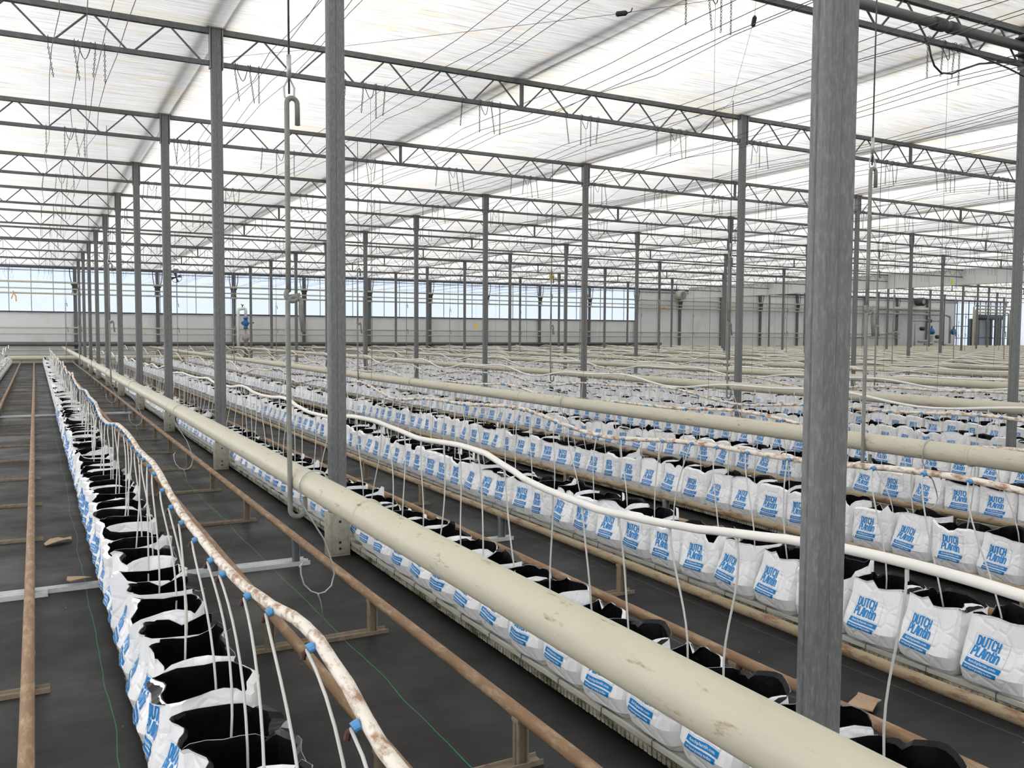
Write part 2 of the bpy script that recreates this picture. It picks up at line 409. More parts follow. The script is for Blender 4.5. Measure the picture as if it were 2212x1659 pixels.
lat_me = lat.mesh('bracing', [M['truss']])
ps = MB(); ps.box(-.022, .022, -.02, .02, ZC+.02, ZT-.02); kp_me = ps.mesh('middle_strut', [M['truss']])
for k in range(1, 11):
    y = Y0+SP*k
    for bay in range(-1, 10):
        xc = X1+4+BAY*bay
        if not any(inframe((xc+d, y, z), 30) for d in (-4, -2, 0, 2, 4) for z in (ZC, ZT)): continue
        lab = ('grey lattice roof truss before the first post line, %s from the camera' % nth(k)) if bay < 0 else \
              'grey lattice roof truss, %s from the camera, between post lines %s and %s' % (nth(k), nth(bay+1), nth(bay+2))
        e = empty('roof_truss', (xc, y, 0), lab, 'truss', 'lattice trusses under the roof')
        link('top_chord', uc_me, e); link('bottom_chord', lc_me, e); link('middle_strut', kp_me, e)
        if k <= 3 or (k == 4 and bay < 2):
            for me in brace_mes: link('brace', me, e)
        else: link('bracing', lat_me, e)
# ------------------------------------------------------------------ crop wires, chains and cord hooks under the trusses
WOFF = (-.27, -.02, .15, .265)
def wire_dx(i, j): return -.10 if (j == 0 and i % 5 == 1) else WOFF[j]
ZW = 4.27
wire_rows = range(-1, 19)
for i in wire_rows:
    for j in range(4):
        dx = wire_dx(i, j); rr = random.Random(i*10+j); pts = []
        for k in range(-2, 12):
            y = Y0+SP*k
            pts.append((rowx(i)+dx+rr.uniform(-.01, .01), min(y, YW-.05), ZW+rr.uniform(-.03, .03)))
            if k < 11:
                for t in (.25, .5, .75): pts.append((rowx(i)+dx+rr.uniform(-.05, .05), y+SP*t, ZW-.05*sin(pi*t)+rr.uniform(-.035, .035)))
        m2 = MB(); m2.tube(pts, .0036, 4)
        tag(put('crop_wire', m2, M['wire']), 'thin crooked overhead wire, %s of four above %s' % (nth(j+1), rowname(i)), 'wire', 'crop wires stretched under the roof trusses')
def chain_mesh(name, tilt, n=13):
    m2 = MB(); L = .030
    m2.tube([(0, -.03, ZC+.03), (0, -.012, ZC+.045), (0, .03, ZC+.03), (0, .036, ZC-.01), (0, .012, ZC-.045)], .004, 5)
    m2.tube([(0, -.03, ZC+.03), (0, -.036, ZC-.01), (0, -.008, ZC-.045)], .004, 5)
    for q in range(n):
        z = ZC-.045-q*(L-.004); xo = tilt*q*L; ring = []
        for a in range(8):
            s_, c_ = .009*cos(a*pi/4), (L/2-.003)*sin(a*pi/4)
            ring.append((xo+(s_ if q % 2 else 0), 0 if q % 2 else s_, z-L/2+c_))
        m2.tube(ring, .0036, 4, closed=True)
    return m2.mesh(name, [M['chain']])
chs = [chain_mesh('hanging_chain', 0), chain_mesh('hanging_chain', .12), chain_mesh('hanging_chain', -.08, 11)]
uh = MB()
uh.tube([(-.065, -.03, ZC+.02), (-.06, 0, ZC+.04), (-.06, .034, ZC+.0), (-.045, .02, ZC-.06), (-.02, 0, ZC-.13), (0, 0, ZC-.15), (.02, 0, ZC-.13), (.045, .02, ZC-.06), (.06, .034, ZC), (.06, 0, ZC+.04), (.065, -.03, ZC+.02)], .0048, 6)
uh_me = uh.mesh('cord_hook', [M['chain']])
cdm = MB(); cdm.tube([(0, 0, ZC-.148), (.004, 0, 3.0), (0, 0, 1.0)], .0022, 4); cord_me = cdm.mesh('cord', [M['wire']])
nch = 0; farch = MB()
for k in range(1, 11):
    for i in range(-1, 30):
        y = Y0+SP*k; x = rowx(i)
        for j in range(4):
            xx = x+wire_dx(i, j)+R.uniform(-.02, .02)
            if abs((xx-X1+4) % 8-4) < .12 or not inframe((xx, y, 4.5), 5): continue
            if k <= 4 and nch < 300:
                me = R.choice(chs)
                o = link('hanging_chain', me, None, (xx, y, 0)); nch += 1
                tag(o, 'short chain on the %s truss, %s above %s' % (nth(k), nth(j+1), rowname(i)), 'chain', 'short chains that hold the crop wires')
            else: farch.tube([(xx, y, ZC+.03), (xx+.005, y, ZC-.2), (xx, y, ZC-.33)], .006, 4)
        if k <= 4 and inframe((x+.065, y, 4.5), 5) and abs((x+.065-X1+4) % 8-4) > .2:
            o = link('cord_hook', uh_me, None, (x+.065, y, 0))
            tag(o, 'V shaped hook on the %s truss above %s' % (nth(k), rowname(i)), 'hook', 'wire hooks on the truss bottom chords')
            if (i+k) % 2 == 0: link('cord', cord_me, o)
tag(put('far_chains', farch, M['chain']), 'small far chains hanging from the distant trusses', 'chain', kind='stuff')

# ------------------------------------------------------------------ heating pipes on hangers
PZ, PR = .84, .064
def pipe_x(n): return 1.2+4*n
for n in range(0, 20):
    x = pipe_x(n); m2 = MB()
    m2.tube([(x+R.uniform(-.004, .004), -1.5+5.5*j if j < 9 else YEND+.4, PZ+R.uniform(-.006, .006)) for j in range(10)], PR, 28 if n < 2 else 14)
    lab = 'thick beige heating pipe with rust specks, in front of the thick steel post' if n == 0 else 'long beige heating pipe over the rows, %s one past the thick front pipe' % nth(n)
    p = put('heating_pipe', m2, M['beige'], smooth=True); tag(p, lab, 'pipe', 'thick beige heating pipes hung over the rows')
    for y in ((3.45, 9.3, 15.2, 21) if n < 4 else (8.0,)):
        m3 = MB(); m3.tube([(x, y-.012, PZ), (x, y-.006, PZ), (x, y+.006, PZ), (x, y+.012, PZ)], PR, 28, radii=[PR, PR+.005, PR+.005, PR])
        put('weld_ring', m3, M['beige'], p, smooth=True)
def rod_path(x, side, top, bot, r):
    return None
def hanger_meshes():
    lx = -PR-.012                       # rod hangs on the left of the pipe
    cb = MB(); cb.tube([(lx+.012, 0, 2.78), (lx+.012, 0, 5.06)], .0055, 6)
    fe = MB(); fe.tube([(lx+.012, 0, 2.86), (lx+.012, 0, 2.97)], .012, 8)
    fe.tube([(lx+.012, 0, 2.865), (lx-.014, 0, 2.81), (lx-.012, 0, 2.765), (lx+.012, 0, 2.742), (lx+.036, 0, 2.765), (lx+.038, 0, 2.81)], .0055, 6, closed=True)
    up = MB()
    pts = [(lx, 0, 1.80)]+[(lx, 0, z) for z in (2.1, 2.4, 2.7)]+[(x, 0, z) for x, z in arc(lx+.026, 2.735, .026, 180, 0, 8)]+[(lx+.053, .0, 2.63)]
    pts = [(x, z_*0, z_) for x, _, z_ in pts]
    up.tube(pts, .0128, 10)
    up.tube([(x, 0, z) for x, z in arc(lx+.018, 1.785, .03, 130, 380, 12)], .0128, 10)
    lo = MB()
    p2 = [(lx+.075, .0, 1.60), (lx+.062, .0, 1.70)]+[(x, 0, z) for x, z in arc(lx+.03, 1.745, .034, 10, 170, 8)]+[(lx-.004, 0, 1.65), (lx-.002, 0, 1.2), (lx, 0, .8), (lx, 0, .72)]
    p2 += [(x, 0, z) for x, z in arc(lx+.038, .695, .038, 180, 360, 10)]+[(0.0, 0, PZ-PR-.021)]
    lo.tube(p2, .0128, 10)
    return [(a, b.mesh(a, [m], True)) for a, b, m in (('cable', cb, M['wire']), ('cable_loop', fe, M['hookwire']), ('upper_rod', up, M['rod']), ('lower_rod', lo, M['rod']))]
hm = hanger_meshes()
HY = {0: (4.42, 16.4, 28.2, 40), 1: (4.22, 15.25, 26.5, 38), 2: (10.0, 15.14, 26.6, 38), 3: (10.6, 21.8, 33)}
for n in range(0, 17):
    ys = HY.get(n, (12+n*.9, 24+n*.6, 36+n*.4))
    for q, y in enumerate(ys):
        if not (inframe((pipe_x(n), y, 1), 40) or inframe((pipe_x(n), y, 3), 40)) or y > 47: continue
        lab = 'hooked steel rod on a cable holding the %s big beige pipe, %s from the camera' % (nth(n+1), nth(q+1))
        e = empty('pipe_hanger', (pipe_x(n), y, 0), lab, 'hanger', 'hooked rods that hang the heating pipes')
        for nm, me in hm: link(nm, me, e)
# loose wire hooks on the first pipe and a few others
wh = MB()
ring = arc(0, 0, .0745, 18, 205, 14)+[(-.055, .78-PZ), (-.02, .70-PZ), (.048, .565-PZ), (.086, .45-PZ), (.099, .382-PZ), (.085, .325-PZ), (.052, .297-PZ), (.018, .292-PZ), (-.02, .31-PZ), (-.055, .35-PZ), (-.07, .404-PZ), (-.071, .446-PZ), (-.056, .462-PZ), (-.078, .438-PZ)]
ring[15:17] = [(-.07, -.07), (-.035, -.135)]
wh.tube([(x, 0, z) for x, z in ring], .0042, 7)
ws = MB(); ws.tube([(.018, -.008, .28-PZ), (.012, .0, .297-PZ), (.018, .008, .287-PZ), (.03, .004, .25-PZ), (.045, 0, .14-PZ)], .0034, 6)
wh_me, ws_me = wh.mesh('wire_hook', [M['hookwire']], True), ws.mesh('small_hook', [M['hookwire']], True)
wh2 = MB(); wh2.tube([(x, 0, z if z > -.08 else -.08+(z+.08)*.66) for x, z in ring], .0042, 7); wh2_me = wh2.mesh('wire_hook', [M['hookwire']], True)
for n, ys in ((0, (4.25, 8.75, 13.25, 17.75)), (1, (3.75, 8.3, 12.8, 17.3)), (2, (8.1, 12.6, 17.1))):
    for q, y in enumerate(ys):
        o = link('wire_hook', wh_me if n == 0 else wh2_me, None, (pipe_x(n), y, PZ))
        tag(o, 'open loop of bright wire hanging on the %s big beige pipe, %s from the camera' % (nth(n+1), nth(q+1)), 'hook', 'bright wire hooks looped over the heating pipes')
        if n == 0: link('small_hook', ws_me, o)

# ------------------------------------------------------------------ pipe rails and their stands
RZ, RR = .195, .0255
def path_x(p): return -.325+PIT*p
pathname = lambda p: ('bare path before the bags' if p == 0 else 'path under the big pipe' if p == 1 else '%s path past the big pipe' % nth(p-1))
for p in range(-0, 18):
    for s in (-1, 1):
        x = path_x(p)+s*.27+(.04 if p > 1 and s < 0 else 0); m2 = MB()
        y1 = YEND+R.uniform(-.2, .2)
        m2.tube([(x, -1.0, RZ)]+[(x+R.uniform(-.004, .004), 2.0+4.6*j, RZ+R.uniform(-.004, .004)) for j in range(10)]+[(x, y1, RZ)], RR, 14)
        rusty = p < 2 or s < 0
        o = put('pipe_rail', m2, M['rust'] if rusty else M['railpaint'], smooth=True)
        tag(o, '%s pipe rail, %s of the two in the %s' % ('rusty brown' if rusty else 'worn beige', 'left' if s < 0 else 'right', pathname(p)), 'rail', 'pipe rails along the paths')
def stand_meshes(kind):
    mats = M['stand'] if kind else M['galvnew']
    b = MB()
    if kind:
        b.prism([(-.032, 0), (.032, 0), (.032, .02), (.026, .02), (.022, .008), (-.022, .008), (-.026, .02), (-.032, .02)], 'x', -.35, .35)
    else:
        b.prism([(-.03, 0), (.03, 0), (.03, .03), (.024, .03), (.024, .012), (-.024, .012), (-.024, .03), (-.03, .03)], 'x', -.60, .36)
    u = MB()
    z1 = RZ-RR+.004
    u.box(-.022, .022, -.004, .004, .008, z1); u.box(-.022, -.016, -.022, .022, .008, z1-.005); u.box(.016, .022, -.022, .022, .008, z1-.005)
    sd_ = MB(); sd_.prism([(-.027, z1-.004), (-.026, z1+.010), (-.022, z1+.012), (-.015, z1+.003), (.015, z1+.003), (.022, z1+.012), (.026, z1+.010), (.027, z1-.004)], 'y', -.024, .024)
    return b.mesh('base_strip', [mats]), u.mesh('upright', [mats if kind else M['galv']]), sd_.mesh('saddle', [mats if kind else M['galv']])
SM = {0: stand_meshes(0), 1: stand_meshes(1)}
sy = [1.15, 2.78, 4.36, 5.93]+[5.93+1.6*j for j in range(1, 26)]
for p in range(0, 7):
    for q, y in enumerate(sy):
        if y > 46 or not (inframe((path_x(p), y, .1), 250)) or (p > 3 and y > 20) or y > 34: continue
        kind = 0 if q in (3, 11) else 1
        lab = '%s rail stand in the %s, %s one along' % ('bright galvanised' if kind == 0 else 'dirty brown', pathname(p), nth(q+1))
        e = empty('rail_stand', (path_x(p), y+R.uniform(-.03, .03)*kind, 0), lab, 'stand', 'low stands under the pipe rails')
        link('base_strip', SM[kind][0], e)
        for s in (-1, 1): link('saddle', SM[kind][2], link('upright', SM[kind][1], e, (s*.27+(.04 if p > 1 and s < 0 else 0), 0, 0)))

# ------------------------------------------------------------------ crop gutters
NROW = 17
for i in range(-1, 28):
    x = rowx(i); m2 = MB(); y1 = YEND-.3
    ya = -1.0
    if i <= 6:
        prof = [(-.138, .036), (.138, .036), (.145, .075), (-.145, .075)]
        m2.prism([(x+a, z) for a, z in prof], 'y', ya, y1, 1)
        # ribbed edge of the base
        if i <= 3:
            n = int((14-ya)/.028)
            for q in range(n):
                y = ya+.028*q; m2.box(x-.147-.002*(q % 3 == 0), x-.137, y, y+.019, .037, .066, 1)
        m2.prism([(x-.150, .075), (x+.150, .075), (x+.150, .094), (x+.138, .094), (x+.138, .080), (x-.138, .080), (x-.138, .094), (x-.150, .094)], 'y', ya, y1, 0)
        for q in range(60):
            y = 1.2+.33*q
            if i > 3 or y > 18: break
            m2.tube([(x-.140, y, .099), (x-.1525, y, .098), (x-.1525, y, .06)], .002, 4, 2)
    else: m2.prism([(x-.150, .036), (x+.150, .036), (x+.150, .080), (x-.150, .080)], 'y', ya, y1, 0)
    o = put('crop_gutter', m2, [M['trough'], M['moss'], M['wire']])
    tag(o, 'long pale crop gutter under the bags of %s' % rowname(i), 'gutter', 'crop gutters under the bag rows')

# ------------------------------------------------------------------ grow bags
LET = {
 'D': [[(0, 0), (0, 1), (.2, 1), (.4, .78), (.4, .22), (.2, 0), (0, 0)]],
 'U': [[(0, 1), (0, .2), (.13, 0), (.29, 0), (.42, .2), (.42, 1)]],
 'T': [[(0, 1), (.42, 1)], [(.21, 1), (.21, 0)]],
 'C': [[(.42, .86), (.3, 1), (.14, 1), (0, .8), (0, .2), (.14, 0), (.3, 0), (.42, .14)]],
 'H': [[(0, 0), (0, 1)], [(.4, 0), (.4, 1)], [(0, .5), (.4, .5)]],
 'P': [[(0, 0), (0, 1), (.28, 1), (.41, .85), (.41, .6), (.28, .45), (0, .45)]],
 'L': [[(0, 1), (0, 0), (.34, 0)]],
 'A': [[(-.02, 0), (.13, 1), (.29, 1), (.44, 0)], [(.06, .33), (.36, .33)]],
 'n': [[(0, 0), (0, .84)], [(0, .66), (.14, .84), (.3, .84), (.4, .68), (.4, 0)]],
 't': [[(.1, 1.05), (.1, .15), (.2, 0), (.32, 0)], [(-.04, .72), (.3, .72)]],
 'i': [[(0, 0), (0, .72)], [(0, .9), (0, 1.04)]]}
WID = {'i': .2, 't': .46, 'L': .5}
def stroke_word(word, x0, y0, h, th, xs=.76):
    """letters as quads in a flat plane"""
    out = []; x = x0
    for ch in word:
        for pl in LET[ch]:
            for a, b in zip(pl[:-1], pl[1:]):
                ax, ay, bx, by = x+a[0]*h*xs, y0+a[1]*h, x+b[0]*h*xs, y0+b[1]*h
                dx, dy = bx-ax, by-ay; l = math.hypot(dx, dy) or 1; dx, dy = dx/l*th/2, dy/l*th/2
                out.append([(ax-dx*.8+dy, ay-dy*.8-dx), (bx+dx*.8+dy, by+dy*.8-dx), (bx+dx*.8-dy, by+dy*.8+dx), (ax-dx*.8-dy, ay-dy*.8+dx)])
        x += WID.get(ch, .63)*h*xs
    return out
def font_polys(text, w, h):
    cu = bpy.data.curves.new('lettering', 'FONT'); cu.body = text; cu.size = 1; cu.resolution_u = 1; cu.offset = .012
    ob = bpy.data.objects.new('lettering', cu); me = ob.to_mesh()
    vs = [(v.co.x, v.co.y) for v in me.vertices]; fs = [tuple(p.vertices) for p in me.polygons]
    ob.to_mesh_clear(); bpy.data.objects.remove(ob); bpy.data.curves.remove(cu)
    x0, x1 = min(v[0] for v in vs), max(v[0] for v in vs); sc = w/(x1-x0)
    y0, y1 = min(v[1] for v in vs), max(v[1] for v in vs); sy_ = h/(y1-y0)
    return [[((vs[k][0]-x0)*sc, (vs[k][1]-y0)*sy_) for k in f] for f in fs]
# print layout in metres, origin at the lower left of the print (x to the right, y up)
PR_BLUE, PR_WHITE, PR_LINE = [], [], []
PR_BLUE += stroke_word('DUTCH', .021, .128, .043, .0070)+stroke_word('PLAntin', .017, .076, .043, .0070)
def bar(x0, x1, y0, y1, sl): return [(x0, y0), (x1, y0), (x1+sl, y1), (x0+sl, y1)]
PR_BLUE += [bar(.0, .150, .033, .058, .006), bar(-.006, .138, .004, .026, .004)]
PR_WHITE += [[(x+.018, y+.037) for x, y in f] for f in font_polys('dutchplantin.com', .118, .0165)]
PR_WHITE += [[(x+.006, y+.009) for x, y in f] for f in font_polys('coir based growing medium', .120, .0125)]
for a, b, c_, d in ((.006, .158, .063, .0645), (.006, .158, .179, .1805), (.006, .0075, .063, .1805), (.1565, .158, .063, .1805)):
    PR_LINE.append([(a, c_), (b, c_), (b, d), (a, d)])
PR_LINE += [[(.147+.003*cos(a), .112+.003*sin(a)) for a in (0, 1.57, 3.14, 4.71)]]

PSC = .94
def split_quads(polys, step=.012):
    out = []
    for p in polys:
        if len(p) != 4: out.append(p); continue
        a, b, c, d = p
        nu = max(1, math.ceil(max(math.dist(a, b), math.dist(d, c))/step)); nv = max(1, math.ceil(max(math.dist(a, d), math.dist(b, c))/step))
        def P(u, v): return tuple((a[k]*(1-u)+b[k]*u)*(1-v)+(d[k]*(1-u)+c[k]*u)*v for k in (0, 1))
        for i in range(nu):
            for j in range(nv):
                out.append([P(i/nu, j/nv), P((i+1)/nu, j/nv), P((i+1)/nu, (j+1)/nv), P(i/nu, (j+1)/nv)])
    return out
PR_BLUE, PR_LINE = split_quads(PR_BLUE), split_quads(PR_LINE)
FRONT, SIDE = 10, 6     # face divisions
def bag_points(seed, nf=FRONT, ns=SIDE):
    """rings of the bag from bottom to rim; x<0 is the printed front. -> list of rings"""
    r = random.Random(seed)
    lean = r.uniform(-.012, .02); skew = r.uniform(-.03, .03)
    hz = r.uniform(.268, .312)
    lv = [(0.0, .113, .132), (.030, .139, .149), (.090, .160, .1535), (.135, .150+lean*.3, .153), (.185, .140+lean*.7, .152), (.225, .133+lean, .152), (hz, .131+lean*1.2, .149), (hz+.012, .131, .149)]
    npnt = 2*nf+2*ns
    # rim heights: torn edge with corner ears
    ears = [r.uniform(-.03, .012) if r.random() < .72 else r.uniform(-.05, .06) for _ in range(4)]
    cdx = [r.uniform(-.022, .03), r.uniform(-.022, .03), r.uniform(-.03, .028), r.uniform(-.03, .028)]
    ctl = sorted((r.random(), r.uniform(-.012, .010)) for _ in range(9))
    ctl = [(t, v-(r.uniform(.02, .05) if q in (2, 6) and r.random() < .7 else 0)+(r.uniform(.015, .04) if q == 4 and r.random() < .4 else 0)) for q, (t, v) in enumerate(ctl)]
    ctl = [(ctl[-1][0]-1, ctl[-1][1])]+ctl+[(ctl[0][0]+1, ctl[0][1])]
    cut = []
    for q in range(npnt):
        t = q/npnt
        for (t0, v0), (t1, v1) in zip(ctl[:-1], ctl[1:]):
            if t0 <= t <= t1: cut.append(v0+(v1-v0)*(t-t0)/max(1e-6, t1-t0)); break
    flap = None
    if r.random() < .5: flap = (r.choice((1, 2, 3, 1, 2, 3, 0)), r.uniform(.6, 1.25))
    ph = [r.uniform(0, 6.28) for _ in range(6)]
    backflare, sidein = r.uniform(.0, .025), r.uniform(-.015, .06)
    rings = []
    for li, (z, hx, hy) in enumerate(lv):
        ring = []
        for k in range(npnt):
            if k < nf: f, t = 0, k/nf
            elif k < nf+ns: f, t = 1, (k-nf)/ns
            elif k < 2*nf+ns: f, t = 2, (k-nf-ns)/nf
            else: f, t = 3, (k-2*nf-ns)/ns
            ux, uy = ((-1, 1-2*t), (-1+2*t, -1), (1, -1+2*t), (1-2*t, 1))[f]
            # round the corners a little
            cx, cy = abs(ux), abs(uy)
            sq = 1.0 if min(cx, cy) < .7 else 1-.10*(min(cx, cy)-.7)/.3
            x, y = ux*hx*sq, uy*hy*sq
            bulge = .012*(1-uy*uy) if f in (0, 2) else .0
            if 1 <= li <= 3: x += ux*bulge*(1 if f in (0, 2) else 0)
            h = max(0, (z-.10)/.2)
            x += (.012*sin(3.1*y/hy+ph[0])+.009*sin(6.5*y/hy+ph[1]))*min(1, h+.25)*(f in (0, 2))
            y += (.010*sin(3.0*x/hx+ph[2]+z*8))*h*(f in (1, 3))
            zz = z
            if li >= 4:
                y += skew*h*.6
                if f == 2 or (f in (1, 3) and ux > .3): x += backflare*h*.6*max(0, ux)
                if f in (1, 3): y -= uy*sidein*h*(1-abs(ux))*.9
                if f == 0: x += .022*h*(1-uy*uy)*(.4+.6*sin(ph[3]))
            if li >= 3:
                wl = (1+uy)/2; x += h*((1-ux)/2*(cdx[0]*wl+cdx[1]*(1-wl))+(1+ux)/2*(cdx[3]*wl+cdx[2]*(1-wl)))
            if li >= 6:
                corner = max(0, min(cx, cy)-.55)/.45
                ce = ears[(0 if uy > 0 else 1) if ux < 0 else (2 if uy > 0 else 3)]
                zz += ce*corner+cut[k]+.012*(1-uy*uy)*(f in (0, 2))
            if li == 7 and flap:
                fi, am = flap
                wgt = 0
                if f == fi: wgt = max(0, 1-abs(t-.5)*2.3)**.5
                if wgt > 0:
                    d = .055*am*wgt*(.6 if fi in (1, 3) else 1)
                    x += (ux*d if f in (0, 2) else 0); y += (uy*d*.5 if f in (1, 3) else 0); zz -= .045*am*wgt
            x += r.uniform(-.002, .002) if li not in (0, 7) else 0
            y += r.uniform(-.002, .002) if li not in (0, 7) else 0
            ring.append(Vector((x, y, zz)))
        rings.append(ring)
    # neighbours leave 0.315 m: keep every bag inside it
    for ring in rings:
        for p in ring: p.y = max(-.151, min(.151, p.y))
    return rings
def ring_normal(rings, li, k):
    n = len(rings[0])
    a = rings[li][(k+1) % n]-rings[li][k-1]
    b = rings[min(li+1, len(rings)-1)][k]-rings[max(li-1, 0)][k]
    v = b.cross(a); return v.normalized() if v.length > 1e-9 else Vector((0, 0, 1))
def bag_meshes(seed, detail=2):
    nf, ns = (FRONT, SIDE) if detail == 2 else (4, 2)
    rings = bag_points(seed, nf, ns); n = len(rings[0])
    if detail < 2: rings = [rings[q] for q in (0, 2, 5, 6)]
    L = len(rings); out = MB()
    for ring in rings: out.v += [tuple(p) for p in ring]
    c = Vector((0, 0, .05))
    flip = ring_normal(rings, 1, 1).x > 0
    for li in range(L-1):
        for k in range(n):
            f = (li*n+k, (li+1)*n+k, (li+1)*n+(k+1) % n, li*n+(k+1) % n)
            out.f.append(f); out.m.append(0)
    out.f.append(tuple(range(n))); out.m.append(0)
    sgn = -1 if flip else 1
    # front face sampling for the print
    lo = 1 if detail == 2 else 0
    hi = 6 if detail == 2 else L-1
    dist = [0]
    for li in range(lo+1, hi+1): dist.append(dist[-1]+(rings[li][nf//2]-rings[li-1][nf//2]).length)
    wid = abs(rings[2 if detail == 2 else 1][0].y-rings[2 if detail == 2 else 1][nf].y)
    def on(u, v, off):       # metres on the face -> point
        s_ = max(0, min(.9999, u/wid)); a = s_*nf; k = int(a); a -= k
        v = max(0, min(dist[-1]-1e-5, v)); li = 0
        while dist[li+1] < v: li += 1
        b = (v-dist[li])/(dist[li+1]-dist[li]); li += lo
        p = (rings[li][k]*(1-a)+rings[li][k+1]*a)*(1-b)+(rings[li+1][k]*(1-a)+rings[li+1][k+1]*a)*b
        nn = (rings[li+1][k]-rings[li][k]).cross(rings[li][k+1]-rings[li][k]); nn.normalize()
        if nn.x > 0: nn = -nn
        return p+nn*off
    r = random.Random(seed+99); tilt = r.uniform(-.13, .13); ux = wid/2-.078+r.uniform(-.02, .02); vy = .052 if detail == 2 else .075
    if detail == 2:
        for polys, mi, off in ((PR_BLUE, 1, .0026), (PR_LINE, 2, .0024), (PR_WHITE, 3, .0036)):
            for pl in polys:
                out.quad([on(ux+(a-(b-.08)*tilt)*PSC, vy+(b+(a-.07)*tilt)*PSC, off) for a, b in pl], mi)
    else:
        for pl, mi in ((bar(.018, .12, .08, .118, 0), 2), (bar(.018, .12, .126, .164, 0), 2), (bar(0, .14, .036, .058, 0), 1), (bar(0, .128, .008, .026, 0), 1)):
            out.quad([on(ux+a, vy*.8+b, .003) for a, b in pl], mi)
    # lining: same rings pulled inwards, with a dark bottom
    inn = MB(); st = 2 if detail == 2 else 1
    for li in range(st, L):
        for k in range(n):
            nn = ring_normal(rings, li, k)*sgn
            off = (.0022 if li < 6 else .0042) if detail == 2 else .004
            p = rings[li][k]-nn*off
            inn.v.append(tuple(p))
    LL = L-st
    for li in range(LL-1):
        for k in range(n):
            inn.f.append((li*n+k, li*n+(k+1) % n, (li+1)*n+(k+1) % n, (li+1)*n+k)); inn.m.append(0)
    cb = len(inn.v); inn.v.append((0, 0, .10 if detail == 2 else .12))
    for k in range(n): inn.f.append((k, (k+1) % n, cb)); inn.m.append(0)
    return out, inn
NV = 16
BAGMAT = [M['bagwhite'], M['print'], M['printlight'], M['printwhite']]
variants = []
for s_ in range(NV):
    o_, i_ = bag_meshes(100+s_)
    variants.append((o_.mesh('grow_bag', BAGMAT), i_.mesh('lining', [M['lining']])))
BZ, BP = .082, .315
allb = []
for i in range(-1, NROW):
    ph = {0: 1.47, 1: .98, 2: 1.285, 3: 1.32}.get(i, R.uniform(.2, .5))
    q = 0; y = ph-BP*6
    while y < YEND-.7:
        x = rowx(i)
        if inframe((x, y, .25), 120, 150) or (i == 0 and .8 < y < 2.4): allb.append((project((x, y, .25))[2], i, y))
        y += BP
# the nearest 300 are single bags; the rest is one far mass
vis = sorted(b for b in allb if inframe((rowx(b[1]), b[2], .25), 90, 120) or (b[1] == 0 and 0 < b[2] < 2.4))
near = vis[:300]; nearset = {(i, round(y, 3)) for _, i, y in near}
near_rows = {}
for _, i, y in near: near_rows.setdefault(i, []).append(y)
LOOK = ['', 'torn-edged ', 'crumpled ', '']
bag_spots = []
for i, ys in sorted(near_rows.items()):
    for q, y in enumerate(sorted(ys)):
        rr = random.Random(i*1000+q); v = variants[rr.randrange(NV)]
        by_post = i % 5 == 1 and any(abs(y-colY(k)) < .25 for k in range(11))
        o = link('grow_bag', v[0], None, (rowx(i)+(.034 if by_post else rr.uniform(-.005, .005)), y, BZ), rr.uniform(-.085, .085))
        if i == 0: o.scale = (1.08, 1, 1.05); o.location.x += .004; o.location.z += .011      # the bags of this row stand a little wider open
        tag(o, 'printed white grow bag, %s from the camera, %s' % (nth(q+1), rowname(i)[4:]), 'bag', 'white grow bags standing in rows')
        link('lining', v[1], o)['label'] = 'black inside of the bag'
        bag_spots.append((i, q, y, rr))
# far mass
lowv = [bag_meshes(300+s_, 1) for s_ in range(6)]
fm = MB(); rr = random.Random(5)
def add_low(fm, v, x, y, sc, sx=1.0):
    for part, shift in ((v[0], None), (v[1], 4)):
        b = len(fm.v); fm.v += [(p[0]*sx+x, p[1]+y, p[2]*sc+BZ) for p in part.v]
        fm.f += [tuple(b+k for k in f) for f in part.f]; fm.m += [m_ if shift is None else 4 for m_ in part.m]
for _, i, y in allb:
    if (i, round(y, 3)) in nearset: continue
    tight = i % 5 == 1 and any(abs(y-colY(k)) < .25 for k in range(11))     # squeezed beside a post
    add_low(fm, rr.choice(lowv), rowx(i)+(.03 if tight else 0), y, rr.uniform(.92, 1.1), .82 if tight else .97)
tag(put('far_grow_bags', fm, BAGMAT+[M['lining']]), 'mass of small white grow bags filling the distant rows', 'bag', kind='stuff')

